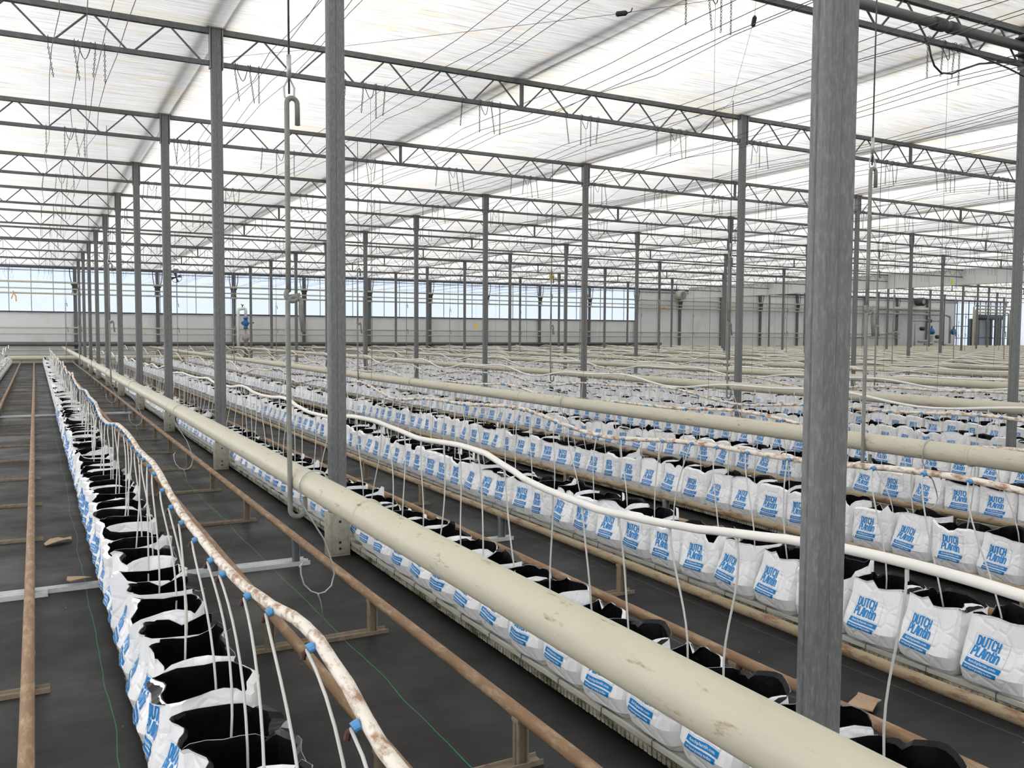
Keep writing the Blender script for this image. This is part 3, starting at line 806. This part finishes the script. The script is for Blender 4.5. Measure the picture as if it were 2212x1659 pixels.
# ------------------------------------------------------------------ irrigation hoses over the rows
TAB = {0: [(-.5, .76), (1.2, .74), (1.634, .754), (1.781, .783), (1.84, .806), (1.952, .82), (2.096, .842), (2.228, .841), (2.581, .798), (2.916, .768), (3.274, .765), (3.681, .775), (4.13, .782), (4.423, .803), (4.697, .829), (5.004, .849), (5.354, .853), (5.845, .828), (6.321, .81), (6.87, .824), (7.381, .83), (7.9, .826), (8.869, .750), (9.602, .748), (9.942, .784), (10.435, .829), (11.307, .803), (12.524, .76), (13.313, .793), (14.492, .747), (15.272, .775), (16.145, .793), (17.503, .765), (18.228, .815), (20.0, .75), (21.153, .815), (23.6, .75), (24.572, .82), (26.927, .77), (28, .82), (31, .75), (33, .82), (36, .75), (38.5, .83), (42, .75), (45, .83), (47.6, .76)],
 1: [(-.5, .93), (1.294, .935), (1.433, .941), (1.572, .944), (1.808, .941), (2.048, .922), (2.305, .894), (2.552, .865), (2.838, .843), (3.17, .825), (3.318, .831), (3.561, .841), (3.785, .856), (4.03, .898), (4.3, .939), (4.599, .943), (5.306, .911), (5.727, .93), (6.207, .949), (6.641, .94), (7.317, .88), (7.847, .877), (8.218, .905), (8.502, .945), (8.743, .952), (9.263, .926), (9.691, .915), (10.153, .921), (10.568, .951), (10.833, .955), (11.656, .9), (12.596, .891), (13.212, .938), (14.035, .911), (14.956, .907), (15.631, .93), (16.769, .857), (18.053, .923), (19.547, .895), (20.38, .924), (21.781, .844), (23.349, .906), (25.381, .87), (27, .93), (29.5, .85), (32, .93), (35, .85), (38, .93), (41, .86), (44, .93), (47.6, .88)]}
def hose_z(i, y):
    if i in TAB:
        t = TAB[i]
        for (a, za), (b, zb) in zip(t[:-1], t[1:]):
            if a <= y <= b:
                f = (y-a)/(b-a); f = f*f*(3-2*f)*.5+f*.5; return za+(zb-za)*f+(.035*min(1, max(0, (y-14)/6))*sin(y*3.9))
        return t[0][1] if y < t[0][0] else t[-1][1]
    p = i*1.7
    g = 1+min(1, max(0, (y-8)/10))*.6; z = .885+g*(.045*sin(y*1.45+p)+.024*sin(y*2.9+p*2.1))
    return z
def hose_x(i, y): return rowx(i)+(.06 if i % 5 == 1 else .11)+.02*sin(y*1.1+i)
for i in range(-1, 24):
    m2 = MB(); pts = []; y = -.45
    while y < YEND-.7:
        pts.append((hose_x(i, y), y, hose_z(i, y))); y += .11 if i < 3 else .2
    m2.tube(pts, .0165, 12 if i < 3 else 6)
    dirty = i in (0, 2, 3, 4, 6, 9)
    tag(put('irrigation_hose', m2, M['dirtyhose'] if dirty else M['whitepipe'], smooth=True), '%s wavy irrigation hose above %s' % ('rust stained' if dirty else 'clean white', rowname(i)), 'hose', 'irrigation hoses above the bag rows')
# one drip tube per bag
def tube_path(i, yb, rr):
    yc = yb+(.62+rr.uniform(-.05, .06) if i == 0 else rr.uniform(.0, .27))
    hx, hz = hose_x(i, yc), hose_z(i, yc)
    ex, ey, ez = rowx(i)+rr.uniform(-.03, .05), yb+rr.uniform(-.06, .06), BZ+.13
    if i in (0, 2, 3, 4): p0 = Vector((hx-.036, yc, hz-.008)); d0 = Vector((-.06, -.02, -.16))
    else: p0 = Vector((hx, yc, hz-.0215)); d0 = Vector((-.01, -.02, -.22))
    p3 = Vector((ex, ey, ez)); bow = Vector((rr.uniform(-.01, .05), rr.uniform(-.05, .12), .30))
    p1 = p0+d0+Vector((rr.uniform(-.02, .03), rr.uniform(-.06, .03), 0)); p2 = p3+bow
    if i == 0: p1 = p0+Vector((-.03+rr.uniform(-.02, .03), -.30, -.06)); p2 = p3+Vector((rr.uniform(.02, .07), rr.uniform(.02, .10), .34))
    pts = []
    for q in range(11):
        t = q/10; pts.append(p0*(1-t)**3+p1*3*t*(1-t)**2+p2*3*t*t*(1-t)+p3*t**3)
    return pts, Vector((hx, yc, hz))
for i, q, y, rr in bag_spots:
    pts, hp = tube_path(i, y, rr)
    m2 = MB(); m2.tube(pts, .0042, 6)
    o = put('drip_tube', m2, M['tube'], smooth=True)
    tag(o, 'thin drip tube into the %s bag of %s' % (nth(q+1), rowname(i)), 'tube', 'drip tubes from hose to bag')
    m3 = MB()
    if i in (0, 2, 3, 4):
        a = hp+Vector((-.0172, 0, -.002)); b = pts[0]
        m3.tube([a, a+(b-a)*.5, b+Vector((.004, 0, 0))], .0125, 10); cn = put('connector', m3, M['blue'], o, label='blue push-in connector')
        if i == 0:
            m4 = MB(); m4.tube([b+Vector((.003, 0, -.004)), b+Vector((-.006, 0, -.008)), b+Vector((-.009, 0, -.022))], .008, 8); put('barb', m4, M['rustdark'], cn)
    else:
        m3.tube([pts[0]+Vector((0, 0, .004)), pts[0]+Vector((0, -.001, -.03))], .0062, 8); put('connector', m3, M['tube'], o)
ft = MB(); rr = random.Random(11)
for d, i, y in allb:
    if (i, round(y, 3)) in nearset or d > 34: continue
    pts, hp = tube_path(i, y, rr); ft.tube(pts[::3]+[pts[-1]], .004, 3, cap=False)
tag(put('far_drip_tubes', ft, M['tube']), 'thin pale drip tubes above the distant bags', 'tube', kind='stuff')

# ------------------------------------------------------------------ far wall equipment
def tagm(name, m2, mat, label, cat, group=None, smooth=False):
    return tag(put(name, m2, mat, smooth=smooth), label, cat, group)
for i in range(0, 18):
    x = X1+4*i
    e = empty('wall_post', (x, YW-.02, 0), 'steel wall post with black cables at the far wall, %s from the left' % nth(i+1), 'post', 'posts along the far wall')
    m2 = MB(); m2.box(-.085, .085, -.05, .045, 0, 4.93); put('upright', m2, M['truss'], e)
    m2 = MB(); m2.box(-.19, .19, -.09, -.05, 4.02, 4.09); m2.box(-.14, .14, -.09, -.05, 3.78, 4.02); put('cable_bracket', m2, M['darksteel'], e)
    m2 = MB()
    for s in (-1, 1):
        m2.tube([(s*.24, -.07, 4.9), (s*.23, -.07, 4.5), (s*.17, -.07, 4.2), (s*.12, -.07, 4.05), (s*.11, -.07, 3.75), (s*.16, -.07, 3.5)], .022, 5)
    put('cables', m2, M['blackplastic'], e)
for z, r, w in ((4.14, .05, 'topmost'), (3.81, .035, 'middle'), (3.56, .045, 'lowest')):
    m2 = MB(); m2.tube([(XL+.3, YW-.22, z), (72, YW-.22, z)], r, 8)
    tagm('wall_pipe', m2, M['beigeold'], 'horizontal beige pipe across the far windows, %s of the three' % w, 'pipe', 'heating pipes along the far wall', True)
for z, r, m_, w in ((1.82, .04, 'beigeold', 'upper thin beige'), (1.50, .03, 'beigeold', 'lower thin beige'), (.98, .11, 'portal', 'thick dark'), (.68, .03, 'beigeold', 'lowest thin beige')):
    m2 = MB(); m2.tube([(XL+.3, YW-.24, z), (66 if z > 1 else 40, YW-.24, z)], r, 8)
    tagm('wall_pipe', m2, M[m_], '%s pipe running in front of the white film on the far wall' % w, 'pipe', 'heating pipes along the far wall', True)
m2 = MB(); m2.tube([(-1.2, YEND+.9, .31), (60, YEND+.9, .31)], .115, 12)
tagm('header_pipe', m2, M['beige'], 'thick beige pipe lying across the far end of the rows', 'pipe', None, True)
# irrigation riser with blue valve
e = empty('valve_riser', (9.75, 48.9, 0), 'white pipe riser with blue valve near the far wall windows', 'pipe assembly')
m2 = MB(); m2.tube([(-.05, 0, .02), (-.05, 0, 2.75), (-.02, 0, 2.87), (.08, 0, 2.9), (.26, 0, 2.94), (.33, 0, 2.9), (.35, 0, 2.8), (.35, 0, 2.42)], .085, 12); put('riser_pipe', m2, M['whitepipe'], e, smooth=True)
m2 = MB(); m2.tube([(.35, 0, 2.44), (.35, 0, 2.36), (.35, 0, 2.35), (.35, 0, 2.25), (.35, 0, 2.12), (.35, 0, 2.0), (.35, 0, 1.9), (.35, 0, 1.89), (.35, 0, 1.83)], .1, 14, radii=[.13, .13, .09, .12, .2, .12, .09, .13, .13])
m2.tube([(.1, -.02, 2.14), (.16, -.02, 2.14), (.35, -.02, 2.14)], .09, 12, radii=[.03, .1, .1]); put('valve_body', m2, M['valveblue'], e, smooth=True, label='blue valve')
m2 = MB(); m2.tube([(.45, 0, 2.14), (.74, 0, 2.16)], .02, 6); m2.box(.72, .78, -.03, .03, 2.12, 2.2); put('valve_lever', m2, M['darksteel'], e)
m2 = MB(); m2.tube([(.35, 0, 1.84), (.35, 0, 1.55), (.35, 0, 1.5), (.35, 0, 1.4), (.35, 0, 1.25), (.35, 0, 1.15), (.35, 0, .02)], .07, 12, radii=[.06, .06, .1, .2, .2, .1, .09]); put('filter_body', m2, simple('dirty_filter', (.4, .37, .32), (.2, .16, .12), 12), e, smooth=True)
m2 = MB(); m2.tube([(.18, 0, 2.98), (.18, 0, 3.12)], .03, 8); m2.tube([(.1, 0, 3.14), (.26, 0, 3.1)], .025, 6); put('bleed_valve', m2, M['darksteel'], e)
# circulation fan
e = empty('circulation_fan', (6.72, 50.0, 4.56), 'dark four-blade fan hung from the roof before the far windows', 'fan')
m2 = MB(); m2.tube([(.28*cos(a*pi/12), 0, .28*sin(a*pi/12)) for a in range(24)], .014, 6, closed=True); put('ring', m2, M['galv'], e)
for a in range(4):
    m2 = MB(); an = a*pi/2+.35; ux, uz = cos(an), sin(an); nx, nz = -uz, ux
    m2.quad([(ux*.04-nx*.03, -.02, uz*.04-nz*.03), (ux*.25-nx*.10, -.03, uz*.25-nz*.10), (ux*.26+nx*.06, .03, uz*.26+nz*.06), (ux*.04+nx*.03, .02, uz*.04+nz*.03)])
    m2.quad([(ux*.04-nx*.03, -.012, uz*.04-nz*.03), (ux*.04+nx*.03, .028, uz*.04+nz*.03), (ux*.26+nx*.06, .038, uz*.26+nz*.06), (ux*.25-nx*.10, -.022, uz*.25-nz*.10)])
    put('blade', m2, M['darksteel'], e)
m2 = MB(); m2.tube([(0, -.06, 0), (0, .12, 0)], .055, 10); put('motor', m2, M['darksteel'], e)
m2 = MB(); m2.tube([(0, .1, 0), (0, .1, .44)], .015, 6); m2.box(-.12, .12, .04, .16, .34, .46); put('mount', m2, M['galv'], e)
e = empty('wall_fan', (41.6, 50.6, 4.56), 'cream round fan housing high on the far wall right of the windows', 'fan')
m2 = MB(); m2.tube([(0, -.25, 0), (0, .35, 0)], .32, 16); put('housing', m2, M['whitebox'], e, smooth=True)
m2 = MB(); m2.tube([(0, -.27, 0), (0, -.25, 0)], .24, 16); put('grille', m2, M['galv'], e)
e = empty('wall_fan', (68.3, 50.5, 4.66), 'dark round fan high on the far wall at the right', 'fan')
m2 = MB(); m2.tube([(0, -.2, 0), (0, .45, 0)], .36, 16); put('housing', m2, M['darksteel'], e, smooth=True)
m2 = MB(); m2.tube([(0, -.22, 0), (0, -.2, 0)], .2, 12); put('grille', m2, M['galv'], e)
# mixing station at the right end of the far wall
e = empty('mixing_station', (67.6, 49.6, 0), 'grey pipework with blue valves against the far wall at the right', 'pipe assembly')
m2 = MB(); m2.tube([(-6, 0, 3.95), (2.1, 0, 3.95), (2.3, 0, 3.88), (2.32, 0, 3.7), (2.32, 0, .0)], .15, 10); put('main_pipe', m2, M['greypipe'], e, smooth=True)
m2 = MB(); m2.tube([(-6, .1, 3.55), (2.9, .1, 3.55), (3.5, .1, 3.4), (3.55, .1, 3.1), (3.55, .1, .05)], .10, 10); put('return_pipe', m2, M['greypipe'], e, smooth=True)
m2 = MB(); m2.tube([(-2.0, -.1, .0), (-2.0, -.1, 2.8), (-1.8, -.1, 3.0), (1.9, -.1, 3.0)], .08, 8); m2.tube([(-1.4, -.1, .4), (-1.4, -.1, 2.7)], .06, 8); put('feed_pipe', m2, M['greypipe'], e, smooth=True)
m2 = MB(); m2.tube([(.7, -.2, .05), (.7, -.2, 1.7)], .16, 10); put('tank', m2, simple('beige_tank', (.45, .42, .36), None, 8), e, smooth=True)
for x, z in ((.5, 2.05), (2.6+.9, 2.05)):
    m2 = MB(); m2.tube([(x, -.3, z-.25), (x, -.3, z-.1), (x, -.3, z+.1), (x, -.3, z+.3)], .2, 12, radii=[.12, .28, .26, .1]); m2.tube([(x, -.3, z+.28), (x, -.3, z+.5)], .07, 8); put('valve_body', m2, M['valveblue'], e, smooth=True)
for x, z in ((-.6, 1.2), (.2, 1.0), (1.6, 1.2), (.1, .7), (1.7, .6), (2.9, .9)):
    m2 = MB(); m2.tube([(x-.5, -.25, z), (x+.6, -.25, z+.05)], .11, 8); put('branch_pipe', m2, M['greypipe'], e, smooth=True)
for x, z in ((.3, 2.98), (-.6, 2.3), (1.5, 1.6), (-.1, .55)):
    m2 = MB(); m2.tube([(x-.2, -.22, z), (x+.15, -.22, z)], .17, 10); put('flange', m2, M['darksteel'], e, smooth=True)
m2 = MB(); m2.tube([(-12, .4, .0), (-12, .4, .8), (-11.8, .4, .95), (-9.5, .3, 1.5), (-7, .2, 1.6), (-3, 0.1, 2.0)], .09, 8); tagm('sloping_pipe', m2, M['greypipe'], 'pale sloping pipe left of the mixing pipework at the far wall', 'pipe', None, True).location = (67.6, 49.9, 0)
# pipes that arch over the door
for q, (a, zt) in enumerate(((0, 4.45), (.25, 4.15), (.5, 3.85))):
    m2 = MB(); x0, x1 = 74.9+a, 80.6-a; yq = 50.0+.0*q
    m2.tube([(x0-1.5+a, yq, .55+q*.3), (x0-.15, yq, .55+q*.3), (x0, yq, .7+q*.3), (x0, yq, zt-.15), (x0+.15, yq, zt), (x1-.15, yq, zt), (x1, yq, zt-.15), (x1, yq, .0)] if q == 0 else
            [(x0, yq, 0), (x0, yq, zt-.15), (x0+.15, yq, zt), (x1-.15, yq, zt), (x1, yq, zt-.15), (x1, yq, .0)], .085, 8)
    tagm('arch_pipe', m2, M['beigeold'], 'beige pipe arching over the doorway beyond the pipework, %s from the top' % nth(q+1), 'pipe', 'pipes arching over the doorway', True)
e = empty('door_portal', (77.6, 50.55, 0), 'dark portal frame around the far right doorway', 'portal')
for x, w in ((-1.55, .38), (1.75, .38)):
    m2 = MB(); m2.box(x-w, x+w, -.15, .1, 0, 3.3); put('jamb', m2, M['portal'], e)
m2 = MB(); m2.tube([(-1.9, -.1, 3.42), (2.1, -.1, 3.42)], .22, 12); put('lintel_pipe', m2, M['portal'], e, smooth=True)
# hanging plastic partition at the sixth post line
m2 = MB(); xs = X1+40
for q in range(60):
    y0, y1 = 20+q*.5, 20.5+q*.5; w0, w1 = .02*sin(q*1.3), .02*sin((q+1)*1.3)
    if y1 > YW: break
    m2.quad([(xs-.12+w0, y0, 5.06), (xs-.12+w1, y1, 5.06), (xs-.12+w1*2, y1, 4.28), (xs-.12+w0*2, y0, 4.28)])
p = put('hanging_partition', m2, M['curtain']); tag(p, 'rolled-up white plastic partition hanging under the roof at the far right', 'partition')
m3 = MB(); m3.tube([(xs-.12, 20, 4.27), (xs-.12, YW-.3, 4.27)], .03, 8); put('bottom_tube', m3, M['whitebox'], p)
# small things
for (x, y, z, w), lab in (((25.35, 42.02, 4.80, .30), 'yellow sticky card hanging under the roof trusses in mid distance'), ((22.9, 46.54, 2.1, .22), 'small yellow sticky card before the white film of the far wall'), ((40.86, 28.53, 4.40, .2), 'yellow sticky card hanging under the roof at the far right')):
    m2 = MB(); m2.box(-w/2, w/2, -.006, .006, -w*.62, w*.62); m2.tube([(0, 0, w*.6), (0, 0, (5.0 if z > 4.7 else 4.69)-z)], .004, 4)
    o = tagm('hanging_sticky_card', m2, M['yellow'], lab, 'card', 'yellow sticky cards'); o.location = (x, y, z)
m2 = MB(); m2.box(-.03, .03, -.01, .01, -.0, .16); m2.tube([(0, 0, .05), (.1, 0, -.1), (.12, 0, -.38)], .03, 5); m2.tube([(0, 0, .02), (-.1, 0, -.25)], .025, 5)
tagm('hanging_ribbon', m2, M['orange'], 'orange ribbon tied to a wall pipe at the far left', 'ribbon', 'orange ribbons tied on wall pipes').location = (-.9, YW-.30, 3.50)
m2 = MB(); m2.box(-.03, .03, -.01, .01, 0, .16); m2.tube([(-.2, 0, .05), (0, 0, .1), (.22, 0, .02)], .05, 5)
tagm('hanging_ribbon', m2, M['orange'], 'orange ribbon tied to a wall pipe right of the far windows', 'ribbon', 'orange ribbons tied on wall pipes').location = (40.2, YW-.30, 3.50)
# overhead pipe beside the nearest truss at the upper right
m2 = MB(); y = Y0+SP-.10
m2.tube([(2.1, y, 4.80), (9.74, y, 4.80)], .052, 16); p = tagm('overhead_pipe', m2, M['portal'], 'thick dark pipe along the nearest truss at the upper right', 'pipe', None, True)
m3 = MB(); m3.tube([(8.15, y, 4.80), (8.3, y, 4.80)], .066, 16); m3.tube([(8.4, y, 4.80), (8.5, y, 4.80)], .062, 16); put('coupling', m3, M['darksteel'], p, smooth=True)
m3 = MB(); m3.box(9.6, 9.79, y-.07, y+.05, 4.70, 4.72); m3.box(9.6, 9.79, y-.07, y+.05, 4.88, 4.9); m3.box(9.78, 9.80, y-.07, y+.07, 4.66, 4.93); put('pipe_bracket', m3, M['darksteel'], p)
m2 = MB(); m2.tube([(8.06, 6.02, 4.64), (8.09, 5.99, 4.56), (8.11, 5.98, 4.46), (8.17, 5.98, 4.37), (8.28, 5.98, 4.315), (8.45, 5.98, 4.33), (8.62, 5.98, 4.40), (8.9, 5.98, 4.5), (9.3, 6.0, 4.58), (9.58, 6.02, 4.63)], .010, 8)
tagm('black_hose', m2, M['blackplastic'], 'black hose looping below the nearest truss at the upper right', 'hose', 'black hoses under the nearest truss', True)
m2 = MB(); m2.tube([(8.30, 6.04, 4.61), (8.45, 5.93, 4.58), (8.8, 5.92, 4.55), (9.3, 5.92, 4.5), (9.75, 5.92, 4.43), (10.2, 5.92, 4.36)], .010, 8)
tagm('black_hose', m2, M['blackplastic'], 'black hose running straight down to the post at the upper right', 'hose', 'black hoses under the nearest truss', True)
# slack tensioner wire across the roof
m2 = MB(); m2.tube([(1.95, 10.5, 4.72), (2.997, 9.386, 4.70), (5.0, 7.13, 4.69), (6.6, 5.3, 4.74), (8.0, 3.9, 4.8)], .0024, 4)
p = tagm('tension_wire', m2, M['wire'], 'slanting thin wire with black tensioner under the roof', 'wire')
m3 = MB(); m3.tube([(5.0, 7.13, 4.69), (5.01, 7.12, 4.69), (5.065, 7.06, 4.69), (5.08, 7.045, 4.69)], .02, 8, radii=[.014, .026, .026, .010]); m3.tube([(5.08, 7.045, 4.69), (5.10, 7.02, 4.695), (5.11, 7.01, 4.73)], .006, 5); put('tensioner', m3, M['blackplastic'], p)
m2 = MB(); m2.tube([(6.2, 6.46, 5.2), (6.17, 6.48, 4.66), (6.1, 6.7, 3.9), (5.6, 8.4, 3.0)], .0022, 4)
p = tagm('cord_with_weight', m2, M['wire'], 'thin slanting cord with small black weight under the roof', 'cord')
m3 = MB(); m3.tube([(6.175, 6.48, 4.68), (6.172, 6.48, 4.66), (6.165, 6.49, 4.59), (6.164, 6.49, 4.575)], .02, 8, radii=[.01, .022, .022, .012]); put('weight', m3, M['blackplastic'], p)
for q, (x, y, lab) in enumerate(((3.98, 11.9, 'bundle of bent wire hooks hanging near the top of the second post'), (3.98, 21.0, 'bundle of bent wire hooks hanging farther back beside the rod'))):
    m2 = MB(); m2.tube([(0, 0, 5.78), (0, 0, 6.0)], .003, 4)
    for d in (-.05, -.03, -.012):
        m2.tube([(.0, 0, 5.98), (d, 0, 5.95), (d*1.2, .01, 5.7), (d*1.1, 0, 5.62), (.01, 0, 5.64), (.012, 0, 5.95)], .0035, 4)
    tagm('hanging_wire_bundle', m2, M['chain'], lab, 'hooks', 'bundles of wire hooks').location = (x, y, -.2)

# cardboard scraps on the ground cloth
def scrap(pts, loc, rz, lab, torn):
    rr = random.Random(torn); m2 = MB()
    top = [(x, y, .010+rr.uniform(0, .03)) for x, y in pts]; n = len(pts)
    cx, cy = sum(p[0] for p in pts)/n, sum(p[1] for p in pts)/n
    b = len(m2.v); m2.v += top+[(x, y, z-.006) for x, y, z in top]+[(cx, cy, .022), (cx, cy, .016)]
    for k in range(n):
        k2 = (k+1) % n
        m2.f += [(b+k, b+k2, b+2*n), (b+n+k2, b+n+k, b+2*n+1), (b+k2, b+k, b+n+k, b+n+k2)]; m2.m += [0, 0, 0]
    o = tagm('cardboard_scrap', m2, M['card'], lab, 'cardboard', 'torn cardboard scraps'); o.location = loc; o.rotation_euler = (0, 0, rz); return o
scrap([(-.10, -.05), (-.02, -.07), (.05, -.04), (.10, .0), (.12, .07), (.06, .05), (.03, .08), (-.04, .05), (-.09, .02)], (.118, 7.35, .004), .3, 'torn brown cardboard scrap lying on the cloth between left rail and bags', 1)
scrap([(-.08, -.06), (.04, -.07), (.10, .0), (.07, .07), (-.03, .06), (-.07, .0)], (.20, 6.02, .035), .5, 'brown cardboard scrap on the bright cross bar beside the left bags', 2)
scrap([(-.07, -.05), (.02, -.045), (.06, -.05), (.065, .05), (.03, .045), (-.075, .06), (-.06, .02)], (3.106, 2.508, .004), .4, 'flat torn cardboard scrap on dark cloth right of the thick post', 3)
scrap([(-.12, -.08), (.1, -.09), (.14, .06), (-.08, .10)], (2.95, 14.2, .004), .2, 'larger cardboard scrap in the path behind the third post', 4)
# bright cross bar that passes under the first bag row
for y, lab in ((5.93, 'bright galvanised bar lying across the paths under the left bag row'), (18.73, 'farther bright galvanised bar lying across the left path')):
    m2 = MB(); m2.prism([(y+.068-.03, 0), (y+.068+.03, 0), (y+.068+.03, .03), (y+.068+.024, .03), (y+.068+.024, .012), (y+.068-.024, .012), (y+.068-.024, .03), (y+.068-.03, .03)], 'x', -2.2, 1.62)
    tagm('cross_bar', m2, M['galvnew'], lab, 'bar', 'galvanised cross bars on the floor')
